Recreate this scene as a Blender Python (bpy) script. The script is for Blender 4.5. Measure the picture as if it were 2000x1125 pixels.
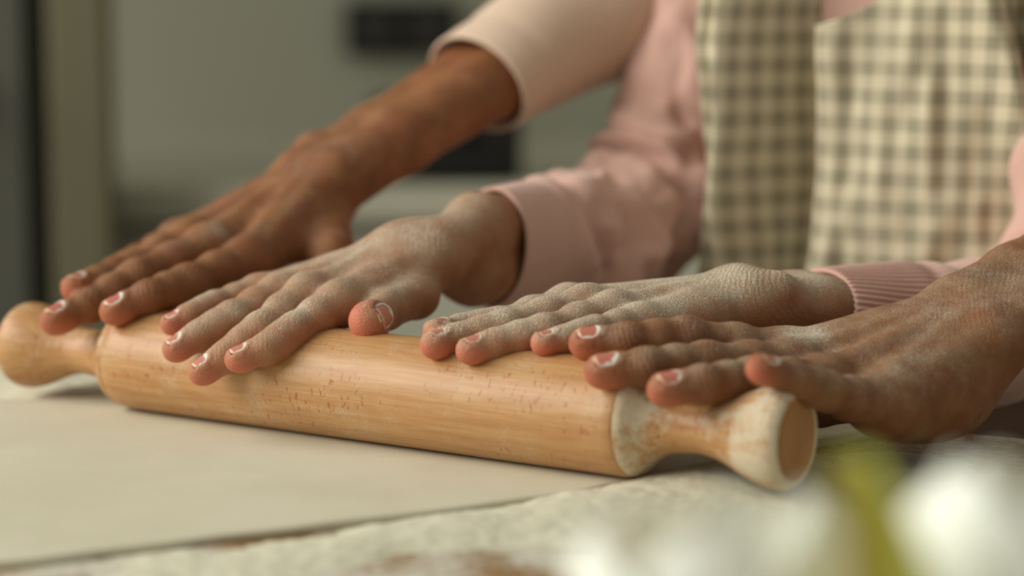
import bpy, math, random
import numpy as np
from mathutils import Vector, Matrix

# ------------------------------------------------------------------ clear
for o in list(bpy.data.objects):
    bpy.data.objects.remove(o, do_unlink=True)
scene = bpy.context.scene
COL = scene.collection

# ------------------------------------------------------------------ camera, world, lights, exposure
CAM_H, CAM_PITCH = .2129, .1398
cd = bpy.data.cameras.new('camera')
cd.sensor_width = 36.0
cd.lens = 36.0 * 4574.5 / 2000.0
cd.clip_start = .02
cd.dof.use_dof = True
cd.dof.focus_distance = 1.005
cd.dof.aperture_fstop = 3.5
cam = bpy.data.objects.new('camera', cd)
COL.objects.link(cam)
cam.location = (0, 0, CAM_H)
cam.rotation_euler = (math.pi / 2 - CAM_PITCH, 0, 0)
scene.camera = cam

scene.view_settings.view_transform = 'Standard'
scene.view_settings.look = 'None'
scene.view_settings.gamma = 1
scene.view_settings.use_curve_mapping = False
scene.view_settings.exposure = 0.0

world = bpy.data.worlds.new('world')
scene.world = world
world.use_nodes = True
bg = world.node_tree.nodes['Background']
bg.inputs[0].default_value = (.80, .80, .68, 1)
bg.inputs[1].default_value = .40


def area(name, loc, target, size, power, color):
    ld = bpy.data.lights.new(name, 'AREA')
    ld.shape = 'RECTANGLE'
    ld.size, ld.size_y = size
    ld.energy = power
    ld.color = color
    o = bpy.data.objects.new(name, ld)
    COL.objects.link(o)
    o.location = loc
    d = Vector(target) - Vector(loc)
    o.rotation_euler = d.to_track_quat('-Z', 'Y').to_euler()
    return o


# daylight from the windows along the kitchen's left side, outside the picture
area('window_left_offscreen', (-2.2, .65, 1.30), (-.2, .65, .25), (2.8, 1.4), 88, (1.0, .97, .88))

# ------------------------------------------------------------------ helpers
def lin(r, g, b):
    f = lambda c: (c / 255 / 12.92) if c / 255 <= .04045 else ((c / 255 + .055) / 1.055) ** 2.4
    return (f(r), f(g), f(b), 1)


def put(o, parent=None, label=None, cat=None, group=None, kind=None):
    if parent is not None:
        o.parent = parent
    if label: o['label'] = label
    if cat: o['category'] = cat
    if group: o['group'] = group
    if kind: o['kind'] = kind
    return o


def empty(name, loc=(0, 0, 0), rz=0, **kw):
    o = bpy.data.objects.new(name, None)
    o.empty_display_size = .02
    COL.objects.link(o)
    o.location = loc
    o.rotation_euler = (0, 0, rz)
    return put(o, **kw)


def mesh_np(name, V, Q, mat=None, smooth=True, attrs=None, uv=None):
    """V (n,3); Q list of (m,k) int arrays, k = 3 or 4"""
    V = np.asarray(V, np.float32)
    if isinstance(Q, np.ndarray):
        Q = [Q]
    me = bpy.data.meshes.new(name)
    me.vertices.add(len(V))
    me.vertices.foreach_set('co', V.ravel())
    idx = np.concatenate([q.ravel() for q in Q]).astype(np.int32)
    sizes = np.concatenate([np.full(len(q), q.shape[1]) for q in Q]).astype(np.int32)
    starts = np.concatenate([[0], np.cumsum(sizes)[:-1]]).astype(np.int32)
    me.loops.add(len(idx))
    me.loops.foreach_set('vertex_index', idx)
    me.polygons.add(len(sizes))
    me.polygons.foreach_set('loop_start', starts)
    me.polygons.foreach_set('loop_total', sizes)
    me.polygons.foreach_set('use_smooth', np.full(len(sizes), bool(smooth)))
    if uv is not None:
        l = me.uv_layers.new(name='uv')
        l.data.foreach_set('uv', np.asarray(uv, np.float32)[idx].ravel())
    if attrs:
        for k, a in attrs.items():
            at_ = me.attributes.new(k, 'FLOAT', 'POINT')
            at_.data.foreach_set('value', np.asarray(a, np.float32))
    me.update(calc_edges=True)
    me.validate()
    if mat:
        me.materials.append(mat)
    return me


def obj(name, me, parent=None, **kw):
    o = bpy.data.objects.new(name, me)
    COL.objects.link(o)
    return put(o, parent, **kw)


def grid_quads(nr, nc, wrap=False):
    i = np.arange(nr - 1)[:, None]
    j = np.arange(nc if wrap else nc - 1)[None, :]
    j2 = (j + 1) % nc
    return np.stack([i * nc + j, i * nc + j2, (i + 1) * nc + j2, (i + 1) * nc + j], -1).reshape(-1, 4)


def box_mesh(name, lo, hi, mat, bevel=0.0, seg=2):
    import bmesh
    bm = bmesh.new()
    bmesh.ops.create_cube(bm, size=1)
    lo, hi = Vector(lo), Vector(hi)
    for v in bm.verts:
        v.co = Vector([(lo[k] + hi[k]) / 2 + v.co[k] * (hi[k] - lo[k]) for k in range(3)])
    if bevel:
        bmesh.ops.bevel(bm, geom=bm.edges[:], offset=bevel, segments=seg, affect='EDGES', profile=.5)
    me = bpy.data.meshes.new(name)
    bm.to_mesh(me)
    bm.free()
    me.materials.append(mat)
    return me


def lathe(name, prof, mat, n=96, smooth=True, attrs_fn=None):
    """profile [(x, r)] about local X"""
    prof = np.array(prof, float)
    th = np.linspace(0, 2 * np.pi, n, endpoint=False)
    V = np.stack([np.repeat(prof[:, 0], n), np.outer(prof[:, 1], np.cos(th)).ravel(), np.outer(prof[:, 1], np.sin(th)).ravel()], 1)
    Q = grid_quads(len(prof), n, True)
    Q = Q[:, ::-1]
    return mesh_np(name, V, Q, mat, smooth)


# ---- value noise
def _hash(ix, iy, iz, seed):
    h = (ix.astype(np.int64) * 374761393 + iy.astype(np.int64) * 668265263 + iz.astype(np.int64) * 2147483647 + seed * 144665) & 0xffffffff
    h = ((h ^ (h >> 13)) * 1274126177) & 0xffffffff
    h = (h ^ (h >> 16)) & 0xffff
    return h.astype(np.float32) / 65535.0


def vnoise(P, seed=0):
    P = np.asarray(P, np.float32)
    I = np.floor(P).astype(np.int64)
    f = P - I
    f = f * f * (3 - 2 * f)
    r = 0
    for dx in (0, 1):
        for dy in (0, 1):
            for dz in (0, 1):
                w = (f[..., 0] if dx else 1 - f[..., 0]) * (f[..., 1] if dy else 1 - f[..., 1]) * (f[..., 2] if dz else 1 - f[..., 2])
                r = r + w * _hash(I[..., 0] + dx, I[..., 1] + dy, I[..., 2] + dz, seed)
    return r


def fbm(P, oct=4, seed=0):
    a, s, t = 0, .5, 0
    P = np.asarray(P, np.float32)
    for k in range(oct):
        a = a + s * vnoise(P * 2 ** k, seed + k)
        t += s
        s *= .5
    return a / t


def sstep(a, b, x):
    t = np.clip((x - a) / (b - a), 0, 1)
    return t * t * (3 - 2 * t)


# ------------------------------------------------------------------ material helper
class NT:
    def __init__(self, name):
        self.m = bpy.data.materials.new(name)
        self.m.use_nodes = True
        self.t = self.m.node_tree
        self.b = self.t.nodes['Principled BSDF']
        self.b.inputs['Roughness'].default_value = .6

    def n(self, typ, **kw):
        x = self.t.nodes.new('ShaderNode' + typ)
        for k, v in kw.items():
            setattr(x, k, v)
        return x

    def set(self, sock, v):
        if isinstance(v, bpy.types.NodeSocket):
            self.t.links.new(v, sock)
        else:
            sock.default_value = v

    def math(self, op, a, b=None, c=None, clamp=False):
        x = self.n('Math', operation=op, use_clamp=clamp)
        for i, v in enumerate((a, b, c)):
            if v is not None:
                self.set(x.inputs[i], v)
        return x.outputs[0]

    def mix(self, f, a, b):
        x = self.n('Mix', data_type='RGBA')
        self.set(x.inputs[0], f)
        self.set(x.inputs[6], a)
        self.set(x.inputs[7], b)
        return x.outputs[2]

    def obj(self, scale=(1, 1, 1)):
        tc = self.n('TexCoord')
        mp = self.n('Mapping')
        self.t.links.new(tc.outputs['Object'], mp.inputs[0])
        mp.inputs['Scale'].default_value = scale
        return mp.outputs[0]

    def noise(self, vec, scale, detail=3, rough=.55, dist=0):
        x = self.n('TexNoise')
        if vec is not None:
            self.t.links.new(vec, x.inputs['Vector'])
        x.inputs['Scale'].default_value = scale
        x.inputs['Detail'].default_value = detail
        x.inputs['Roughness'].default_value = rough
        x.inputs['Distortion'].default_value = dist
        return x.outputs[0]

    def ramp(self, v, a, b, lo=0., hi=1.):
        x = self.n('MapRange', interpolation_type='SMOOTHSTEP')
        self.set(x.inputs[0], v)
        x.inputs[1].default_value = a
        x.inputs[2].default_value = b
        x.inputs[3].default_value = lo
        x.inputs[4].default_value = hi
        return x.outputs[0]

    def attr(self, name):
        x = self.n('Attribute', attribute_name=name)
        return x.outputs['Fac']

    def bump(self, h, strength=.3, dist=.001, normal=None):
        x = self.n('Bump')
        x.inputs['Strength'].default_value = strength
        x.inputs['Distance'].default_value = dist
        self.set(x.inputs['Height'], h)
        if normal is not None:
            self.set(x.inputs['Normal'], normal)
        self.t.links.new(x.outputs[0], self.b.inputs['Normal'])
        return x.outputs[0]

    def base(self, v):
        self.set(self.b.inputs['Base Color'], v)

    def rough(self, v):
        self.set(self.b.inputs['Roughness'], v)


def plain(name, col, rough=.6, noise=0, scale=20, metallic=0):
    m = NT(name)
    if noise:
        f = m.noise(m.obj(), scale)
        dark = tuple(c * (1 - noise) for c in col[:3]) + (1,)
        m.base(m.mix(f, col, dark))
    else:
        m.base(col)
    m.rough(rough)
    m.b.inputs['Metallic'].default_value = metallic
    return m.m


FLOUR = (.70, .69, .60, 1)


def skin_mat(name, a, b, red, flourcol=FLOUR):
    m = NT(name)
    o = m.obj()
    big = m.noise(o, 55, 3)
    col = m.mix(m.ramp(big, .35, .65), a, b)
    col = m.mix(m.attr('red'), col, red)
    # flour: smooth film plus grains
    fl = m.attr('flour')
    med = m.noise(o, 160, 4, .6)
    fine = m.noise(o, 1300, 2, .6)
    film = m.math('MULTIPLY', m.ramp(m.math('ADD', fl, m.math('MULTIPLY', med, .6)), .40, 1.25), .62)
    grains = m.ramp(m.math('ADD', fine, m.math('MULTIPLY', fl, .26)), .63, .72)
    grains = m.math('MULTIPLY', grains, m.ramp(m.math('ADD', fl, m.math('MULTIPLY', med, .4)), .3, .85))
    f = m.math('MAXIMUM', film, m.math('MULTIPLY', grains, .95), clamp=True)
    col = m.mix(f, col, flourcol)
    m.base(col)
    m.rough(m.ramp(f, 0, 1, .52, .95))
    m.b.inputs['Subsurface Weight'].default_value = .14
    m.b.inputs['Subsurface Radius'].default_value = (1.0, .35, .18)
    m.b.inputs['Subsurface Scale'].default_value = .004
    m.b.inputs['Specular IOR Level'].default_value = .32
    vo = m.n('TexVoronoi', feature='DISTANCE_TO_EDGE')
    m.t.links.new(o, vo.inputs['Vector'])
    vo.inputs['Scale'].default_value = 750
    cells = m.ramp(vo.outputs[0], 0, .25)
    h = m.math('ADD', m.math('MULTIPLY', cells, .35), m.math('ADD', m.math('MULTIPLY', fine, .5), m.math('MULTIPLY', grains, .6)))
    wr = m.n('TexWave', wave_type='BANDS')
    mp = m.n('Mapping')
    tc = m.n('TexCoord')
    m.t.links.new(tc.outputs['Object'], mp.inputs[0])
    m.t.links.new(mp.outputs[0], wr.inputs['Vector'])
    mp.inputs['Rotation'].default_value = (0, .4, .35)
    wr.inputs['Scale'].default_value = 150
    wr.inputs['Distortion'].default_value = 5
    wr.inputs['Detail'].default_value = 3
    wr.inputs['Detail Scale'].default_value = 1.6
    h = m.math('ADD', h, m.math('MULTIPLY', m.math('MULTIPLY', wr.outputs[1], m.attr('crease')), 1.6))
    m.bump(h, .75, .00045)
    return m.m


def nail_mat(name, pink, pale):
    m = NT(name)
    rim, edge = m.attr('rim'), m.attr('edge')
    col = m.mix(edge, pink, pale)
    nz = m.noise(m.obj(), 900, 3)
    f = m.ramp(m.math('ADD', rim, m.math('MULTIPLY', nz, .35)), .55, .95)
    col = m.mix(f, col, (.80, .77, .68, 1))
    m.base(col)
    m.rough(m.ramp(f, 0, 1, .36, .9))
    m.b.inputs['Subsurface Weight'].default_value = .1
    m.b.inputs['Subsurface Scale'].default_value = .002
    m.bump(m.math('MULTIPLY', nz, f), .5, .0005)
    return m.m


M = {}
M['skin_child'] = skin_mat('skin_warm', lin(166, 124, 90), lin(148, 102, 68), lin(198, 114, 90), (.60, .53, .41, 1))
M['skin_adult'] = skin_mat('skin_tan', lin(134, 94, 56), lin(114, 73, 39), lin(190, 108, 80), (.60, .53, .41, 1))
M['nail_child'] = nail_mat('nail_pink', lin(202, 128, 108), lin(222, 194, 158))
M['nail_adult'] = nail_mat('nail_rose', lin(190, 114, 98), lin(222, 192, 156))


# ------------------------------------------------------------------ room
M['wall'] = plain('wall_paint', lin(188, 187, 170), .8, .06, 4)
M['floor'] = plain('floor_tile', lin(120, 112, 95), .6, .2, 6)
M['grey_door'] = plain('grey_paint', lin(76, 76, 65), .6, .05, 5)
M['olive'] = plain('olive_paint', lin(102, 97, 72), .6, .06, 5)
M['cab'] = plain('cabinet_lacquer', lin(196, 196, 178), .45, .04, 5)
M['worktop'] = plain('worktop_laminate', lin(190, 188, 168), .5, .05, 30)
M['black'] = plain('black_plastic', lin(12, 13, 11), .5)
M['screen'] = plain('dark_grey_plastic', lin(58, 56, 53), .5)
M['teal'] = plain('dark_teal_metal', lin(60, 72, 66), .4)

FL = -.82
obj('floor', box_mesh('floor', (-3, -1.2, FL - .1), (3, 3.3, FL), M['floor']), kind='structure')
obj('wall_back', box_mesh('wall_back', (-3, 2.9, FL), (3, 3.0, 2.0), M['wall']), kind='structure')
obj('trim_1', box_mesh('trim_1', (-.415, 2.10, FL), (-.362, 2.14, 1.6), M['olive'], .004), kind='structure')
obj('trim_2', box_mesh('trim_2', (-.436, 2.128, FL), (-.415, 2.14, 1.6), M['grey_door'], .002), kind='structure')
dr = obj('door_1', box_mesh('door_1', (-1.3, 2.10, FL), (-.436, 2.14, 1.55), M['grey_door'], .003), kind='structure')
hd = box_mesh('door_handle', (-.60, 2.06, .10), (-.50, 2.10, .125), M['teal'], .005)
obj('door_handle', hd, dr)

# worktop run with base cabinets
obj('kitchen_worktop', box_mesh('worktop', (-.60, 2.20, -.035), (1.6, 2.9, 0), M['worktop'], .004),
    label='pale kitchen worktop running along the back wall', cat='worktop')
for i, (x0, x1) in enumerate([(-.60, .12), (.125, .62), (.625, 1.12), (1.125, 1.6)]):
    e = empty('base_cabinet', ((x0 + x1) / 2, 2.23, FL), label=[
        'pale base cabinet beside the olive door trim with dark bar handle',
        'pale base cabinet under the black toaster', 'pale base cabinet behind the person in pink sweater',
        'pale base cabinet at the far end of the worktop'][i], cat='cabinet', group='base cabinets under the worktop')
    hx = (x1 - x0) / 2
    obj('body', box_mesh('cabinet_body', (-hx, .02, .1), (hx, .62, -FL - .036), M['cab']), e)
    obj('plinth', box_mesh('plinth', (-hx, .06, 0), (hx, .6, .1), M['grey_door']), e)
    d = obj('drawer', box_mesh('drawer', (-hx + .003, 0, .62), (hx - .003, .02, -FL - .045), M['cab'], .002), e)
    hxx = -.048 if i == 0 else 0
    obj('handle', box_mesh('handle', (hxx - .035, -.022, .722), (hxx + .035, -.002, .742), M['teal'], .003), d)
    d = obj('door', box_mesh('door', (-hx + .003, 0, .105), (hx - .003, .02, .612), M['cab'], .002), e)
    obj('handle', box_mesh('handle', (-.06, -.022, .56), (.06, -.002, .578), M['teal'], .003), d)

# black socket on the wall
e = empty('wall_socket', (-.135, 2.9, .128), label='black wall socket with grey face plate above the worktop', cat='socket')
obj('frame', box_mesh('frame', (-.07, -.018, -.034), (.07, .002, .034), M['black'], .006), e)
for sx in (-.031, .033):
    f = obj('face_plate', box_mesh('face_plate', (sx - .023, -.022, -.020), (sx + .023, -.016, .020), M['screen'], .003), e)
# black toaster on the worktop
e = empty('toaster', (-.050, 2.285, 0), label='black toaster standing on the pale worktop', cat='toaster')
obj('body', box_mesh('toaster_body', (-.09, -.07, .004), (.060, .07, .080), M['black'], .014, 4), e)
obj('lever', box_mesh('lever', (-.02, -.088, .045), (.01, -.068, .056), M['black'], .003), e)
for sx in (-.075, .05):
    for sy in (-.05, .05):
        obj('foot', box_mesh('foot', (sx - .008, sy - .008, 0), (sx + .008, sy + .008, .012), M['black'], .002), e)

# ------------------------------------------------------------------ table
def wood_table():
    m = NT('table_wood')
    o = m.obj((3, 40, 40))
    g = m.noise(o, 4, 5, .6, .4)
    col = m.mix(m.ramp(g, .3, .7), lin(122, 92, 50), lin(158, 122, 74))
    p = m.obj()
    f1 = m.noise(p, 16, 5, .6)
    f2 = m.noise(p, 260, 4, .65)
    fl = m.ramp(m.math('ADD', f1, m.math('MULTIPLY', f2, .45)), .62, .86, 0, .8)
    col = m.mix(fl, col, FLOUR)
    m.base(col)
    m.rough(m.ramp(fl, 0, 1, .45, .9))
    m.bump(m.math('ADD', g, m.math('MULTIPLY', f2, fl)), .25, .001)
    return m.m


M['table'] = wood_table()
TA = math.atan2(-.4677, .8838)
tb = empty('table', (0, 0, FL), TA, label='floured wooden table under the dough and rolling pin', cat='table')
TZ = -FL
obj('tabletop', box_mesh('tabletop', (-1.45, .16, TZ - .035), (.36, 1.0192, TZ), M['table'], .004, 3), tb)
for x0, x1, y0, y1 in [(-1.38, .29, .22, .24), (-1.38, .29, .94, .96), (-1.38, -1.36, .22, .96), (.27, .29, .22, .96)]:
    obj('rail', box_mesh('rail', (x0, y0, TZ - .12), (x1, y1, TZ - .034), M['table'], .002), tb)
for x0 in (-1.40, .24):
    for y0 in (.20, .90):
        obj('leg', box_mesh('leg', (x0, y0, 0), (x0 + .07, y0 + .07, TZ - .034), M['table'], .004), tb)


# ------------------------------------------------------------------ dough
def catmull(P, per=12, closed=False):
    P = np.array(P, float)
    n = len(P)
    out = []
    rng = range(n) if closed else range(n - 1)
    for i in rng:
        g = (lambda k: P[k % n]) if closed else (lambda k: P[min(max(k, 0), n - 1)])
        p0, p1, p2, p3 = g(i - 1), g(i), g(i + 1), g(i + 2)
        for t in np.linspace(0, 1, per, endpoint=False):
            out.append(.5 * (2 * p1 + (p2 - p0) * t + (2 * p0 - 5 * p1 + 4 * p2 - p3) * t * t + (3 * p1 - p0 - 3 * p2 + p3) * t ** 3))
    if not closed:
        out.append(P[-1])
    return np.array(out)


def dough_mat():
    m = NT('dough')
    p = m.obj((1, 1, 1))
    a = m.noise(p, 14, 4)
    b = m.noise(p, 220, 3)
    col = m.mix(m.ramp(a, .3, .7), lin(204, 197, 174), lin(212, 206, 185))
    m.base(col)
    m.rough(.62)
    m.b.inputs['Subsurface Weight'].default_value = .1
    m.b.inputs['Subsurface Scale'].default_value = .003
    m.bump(m.math('ADD', a, m.math('MULTIPLY', b, .25)), .12, .0015)
    return m.m


M['dough'] = dough_mat()
outline = catmull([(-.1802, .803), (-.1213, .8323), (-.0582, .8662), (.0203, .9091), (.0524, .9388), (.0760, .9620),
                   (.115, .997), (.152, 1.022), (.172, 1.045), (.150, 1.066), (.090, 1.085), (0, 1.112), (-.10, 1.122), (-.19, 1.116), (-.2456, 1.1048), (-.33, 1.085),
                   (-.43, 1.02), (-.47, .93), (-.43, .84), (-.34, .785), (-.25, .780)], 14, True)
wig = 1 + .004 * np.sin(np.arange(len(outline)) * .61) + .003 * np.sin(np.arange(len(outline)) * .23 + 1)
cen = np.array([-.15, .96])
outline = cen + (outline - cen) * wig[:, None]
DT = .0032
prof = [(1.0, 0.0), (1.0045, .0006), (1.006, .0014), (1.004, .0025), (.997, .0031), (.985, DT)] + [(k, DT) for k in (.95, .88, .78, .66, .52, .38, .24, .12, .03)]
Vs, ed = [], []
for k, z in prof:
    Vs.append(np.column_stack([cen + (outline - cen) * k, np.full(len(outline), z)]))
    ed.append(np.full(len(outline), 1.0 if z < .0030 else 0.))
V = np.concatenate(Vs)
V[:, 2] += np.where(V[:, 2] > .0028, .0003 * (fbm(V * 22, 3, 5) - .5), 0)
Q = grid_quads(len(prof), len(outline), True)
last = (len(prof) - 1) * len(outline)
V = np.vstack([V, [[cen[0], cen[1], DT]]])
ed = np.append(np.concatenate(ed), 0)
ncol = len(outline)
tri = np.array([[last + j, last + (j + 1) % ncol, len(V) - 1] for j in range(ncol)])
obj('dough_sheet', mesh_np('dough_sheet', V, [Q, tri], M['dough'], True),
    label='thin cream sheet of rolled out dough lying on the table under the rolling pin', cat='dough')


# ------------------------------------------------------------------ flour lying on the table
def flour_mat():
    m = NT('flour')
    p = m.obj()
    n1 = m.noise(p, 120, 4)
    n2 = m.noise(p, 900, 3)
    m.base(m.mix(n1, lin(220, 217, 198), lin(204, 198, 172)))
    m.rough(.95)
    m.bump(m.math('ADD', n1, m.math('MULTIPLY', n2, .6)), .6, .0012)
    return m.m


M['flour'] = flour_mat()


def flour_patch(name, x0, x1, y0, y1, step, hfun, label):
    xs = np.arange(x0, x1, step)
    ys = np.arange(y0, y1, step)
    X, Y = np.meshgrid(xs, ys)
    H = hfun(X, Y)
    bd = np.minimum(np.minimum(X - x0, x1 - X), np.minimum(Y - y0, y1 - Y))
    H = H - .006 * sstep(.035, .004, bd)
    dx, dy = X - cen[0], Y - cen[1]
    oa = np.arctan2(outline[:, 1] - cen[1], outline[:, 0] - cen[0])
    orad = np.hypot(outline[:, 0] - cen[0], outline[:, 1] - cen[1])
    so = np.argsort(oa)
    rad = np.interp(np.arctan2(dy, dx), oa[so], orad[so], period=2 * np.pi)
    H = np.where(np.hypot(dx, dy) < rad * 1.004, -1, H)
    Q = grid_quads(len(ys), len(xs))
    V = np.stack([X.ravel(), Y.ravel(), np.maximum(H.ravel(), -.0001)], 1)
    keep = (H.ravel()[Q] > 0).any(1)
    # stay on the table
    ey = V[:, 0] * .4677 + V[:, 1] * .8838
    keep &= (ey[Q] < 1.014).all(1)
    Q = Q[keep]
    u, inv = np.unique(Q.ravel(), return_inverse=True)
    return obj(name, mesh_np(name, V[u], inv.reshape(-1, 4), M['flour']), label=label, cat='flour', kind='stuff')


def gauss(X, Y, cx, cy, sx, sy, rot=0):
    c, s = math.cos(rot), math.sin(rot)
    a = (X - cx) * c + (Y - cy) * s
    b = -(X - cx) * s + (Y - cy) * c
    return np.exp(-(a / sx) ** 2 - (b / sy) ** 2)


def P3(X, Y, k):
    return np.stack([X * k, Y * k, X * 0], -1)


def h_front(X, Y):
    n = fbm(P3(X, Y, 28), 4, 3)
    f = fbm(P3(X, Y, 230), 3, 9)
    dens = 1.1 * gauss(X, Y, .105, .945, .05, .04, .6) + .9 * gauss(X, Y, .06, .92, .085, .035, .55) + .75 * gauss(X, Y, .0, .86, .10, .035, .5) + .55 * gauss(X, Y, -.13, .79, .2, .03, .5) + .8 * gauss(X, Y, .10, .86, .06, .05)
    return (dens * 1.25 + (n - .5) * 1.9 - .60) * .0035 + (f - .5) * .0009


def h_right(X, Y):
    n = fbm(P3(X, Y, 40), 4, 13)
    f = fbm(P3(X, Y, 230), 3, 19)
    dens = sstep(.0, .05, .215 - X + .25 * (.955 - Y)) * sstep(.0, .05, X - .115) * sstep(0, .03, 1.012 - Y - .25 * (X - .17))
    dens = np.maximum(dens, gauss(X, Y, .225, .93, .035, .03))
    return (dens * 1.1 + (n - .5) * .7 - .45) * .0042 + (f - .5) * .0008


def h_back(X, Y):
    n = fbm(P3(X, Y, 30), 4, 23)
    f = fbm(P3(X, Y, 200), 3, 29)
    dens = gauss(X, Y, -.26, 1.17, .14, .055, -.35) + .8 * gauss(X, Y, -.185, 1.135, .04, .02, -.3)
    return (dens * 1.2 + (n - .5) * 1.0 - .45) * .004 + (f - .5) * .0008


flour_patch('flour', -.32, .24, .68, 1.02, .0016, h_front, 'loose flour scattered on the table along the dough edge')
flour_patch('flour', .07, .30, .80, 1.06, .0013, h_right, 'ragged drift of white flour beside the rolling pin handle')
flour_patch('flour', -.42, -.08, 1.08, 1.30, .0025, h_back, 'flour dusted on the table behind the dough sheet')


# ------------------------------------------------------------------ rolling pin
def pin_mat(name, dust):
    m = NT(name)
    o = m.obj((6, 70, 70))
    g = m.noise(o, 4.0, 5, .6, .3)
    ring = m.n('TexWave', wave_type='RINGS', rings_direction='X')
    mp = m.n('Mapping')
    tc = m.n('TexCoord')
    m.t.links.new(tc.outputs['Object'], mp.inputs[0])
    m.t.links.new(mp.outputs[0], ring.inputs['Vector'])
    mp.inputs['Location'].default_value = (0, .035, .02)
    mp.inputs['Scale'].default_value = (.35, 1, 1)
    ring.inputs['Scale'].default_value = 70
    ring.inputs['Distortion'].default_value = 3.0
    ring.inputs['Detail'].default_value = 2
    col = m.mix(m.ramp(g, .25, .75), lin(200, 158, 108), lin(178, 130, 80))
    col = m.mix(m.math('MULTIPLY', ring.outputs[1], .2), col, lin(176, 118, 66))
    # short beech flecks
    o2 = m.obj((400, 150, 150))
    fk = m.noise(o2, 1.6, 2, .5)
    band = m.noise(m.obj((10, 45, 45)), 1.4, 2)
    fl = m.math('MULTIPLY', m.ramp(fk, .60, .68), m.ramp(band, .44, .56))
    col = m.mix(m.math('MULTIPLY', fl, .9), col, lin(164, 86, 42))
    streak = m.ramp(m.noise(m.obj((2.5, 160, 160)), 2.0, 3), .62, .72)
    col = m.mix(m.math('MULTIPLY', streak, .65), col, lin(160, 100, 54))
    fine_ = m.ramp(m.noise(m.obj((14, 520, 520)), 2.0, 3), .35, .7)
    col = m.mix(m.math('MULTIPLY', fine_, .28), col, lin(150, 98, 54))
    p = m.obj()
    d1 = m.noise(p, 45, 5, .65)
    d2 = m.noise(p, 900, 3, .6)
    if dust == 'handle':
        d1 = m.math('ADD', m.noise(p, 75, 5, .7), m.math('MULTIPLY', m.noise(p, 320, 3, .6), .35))
        f = m.ramp(m.math('ADD', d1, m.math('MULTIPLY', m.attr('dust'), .42)), .82, 1.12, 0, .80)
        f = m.math('MULTIPLY', f, m.ramp(d2, .25, .6, .7, 1))
    else:
        f = m.math('MULTIPLY', m.ramp(d1, .45, .8), m.ramp(d2, .45, .7, .1, .55))
    if dust == 'handle':
        col = m.mix(m.ramp(m.attr('dust'), .0, -.2), col, lin(172, 120, 68))
    col = m.mix(f, col, lin(214, 207, 184))
    m.base(col)
    m.rough(m.ramp(f, 0, 1, .42, .9))
    m.bump(m.math('ADD', m.math('MULTIPLY', fl, -.6), m.math('ADD', m.math('MULTIPLY', g, .4), m.math('MULTIPLY', d2, f))), .25, .0006)
    return m.m


M['pin'] = pin_mat('beech_barrel', 'barrel')
M['pin_handle'] = pin_mat('beech_handle', 'handle')
PR, PZ = .024, DT + .0239
PA = 2.5613
P0 = Vector((.0527, .9352, PZ))
PL = .2775
pin = empty('rolling_pin', P0, PA, label='beech wood rolling pin with flared knob handles lying on the dough', cat='rolling pin')
bar = [(.0, .0), (.0, .0225), (.0006, .0234), (.0018, .0240), (.006, .0240)] + [(x, .0240) for x in np.linspace(.02, PL - .02, 12)] + [
    (PL - .007, .0239), (PL - .002, .0232), (PL - .0004, .0222), (PL, .021), (PL, 0)]
obj('barrel', lathe('barrel', bar, M['pin'], 128), pin)


def handle_mesh():
    key = [(0.0, .0232), (.0022, .0222), (.0042, .0200), (.0068, .0170), (.0105, .0142), (.016, .0120), (.023, .0109), (.030, .0108), (.037, .0121), (.044, .0146),
           (.051, .0175), (.057, .0196), (.062, .0206), (.0660, .0206), (.0682, .0199), (.0697, .0186), (.0701, .0176)]
    c = catmull(key, 5)
    c = np.vstack([[[-.004, .0]], [[-.004, .0232]], c, [[.0699, .0168]], [[.0695, .0160]], [[.0693, .010]], [[.0693, .004]], [[.0693, 0]]])
    n = 96
    th = np.linspace(0, 2 * np.pi, n, endpoint=False)
    V = np.stack([np.repeat(c[:, 0], n), np.outer(c[:, 1], np.cos(th)).ravel(), np.outer(c[:, 1], np.sin(th)).ravel()], 1)
    Q = grid_quads(len(c), n, True)[:, ::-1]
    s = V[:, 0]
    r = np.hypot(V[:, 1], V[:, 2])
    dust = .50 + .40 * sstep(.016, .006, s) + .30 * sstep(.038, .052, s) - .45 * np.exp(-((s - .026) / .009) ** 2)
    dust = np.where((s > .0690) & (r < .0165), -.25, dust)
    dust += .35 * ((s > .0675) & (r > .0165))
    return mesh_np('handle', V, Q, M['pin_handle'], True, {'dust': dust})


hm = handle_mesh()
h = obj('handle', hm, pin, label='flour-dusted flared handle ending in a dark end grain disc')
h.rotation_euler = (0, 0, math.pi)
hm2 = hm.copy()
hm2.attributes['dust'].data.foreach_set('value', np.full(len(hm2.vertices), .25, np.float32))
h = obj('handle', hm2, pin, label='clean flared handle under the fingertips')
h.location = (PL, 0, 0)


# ------------------------------------------------------------------ people: smooth signed distance modelling, millimetres
# joints of each hand in world millimetres: fingers run knuckle, middle joint, end joint, tip; thumb runs base, knuckle, joint, tip
HANDS = {}
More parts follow.
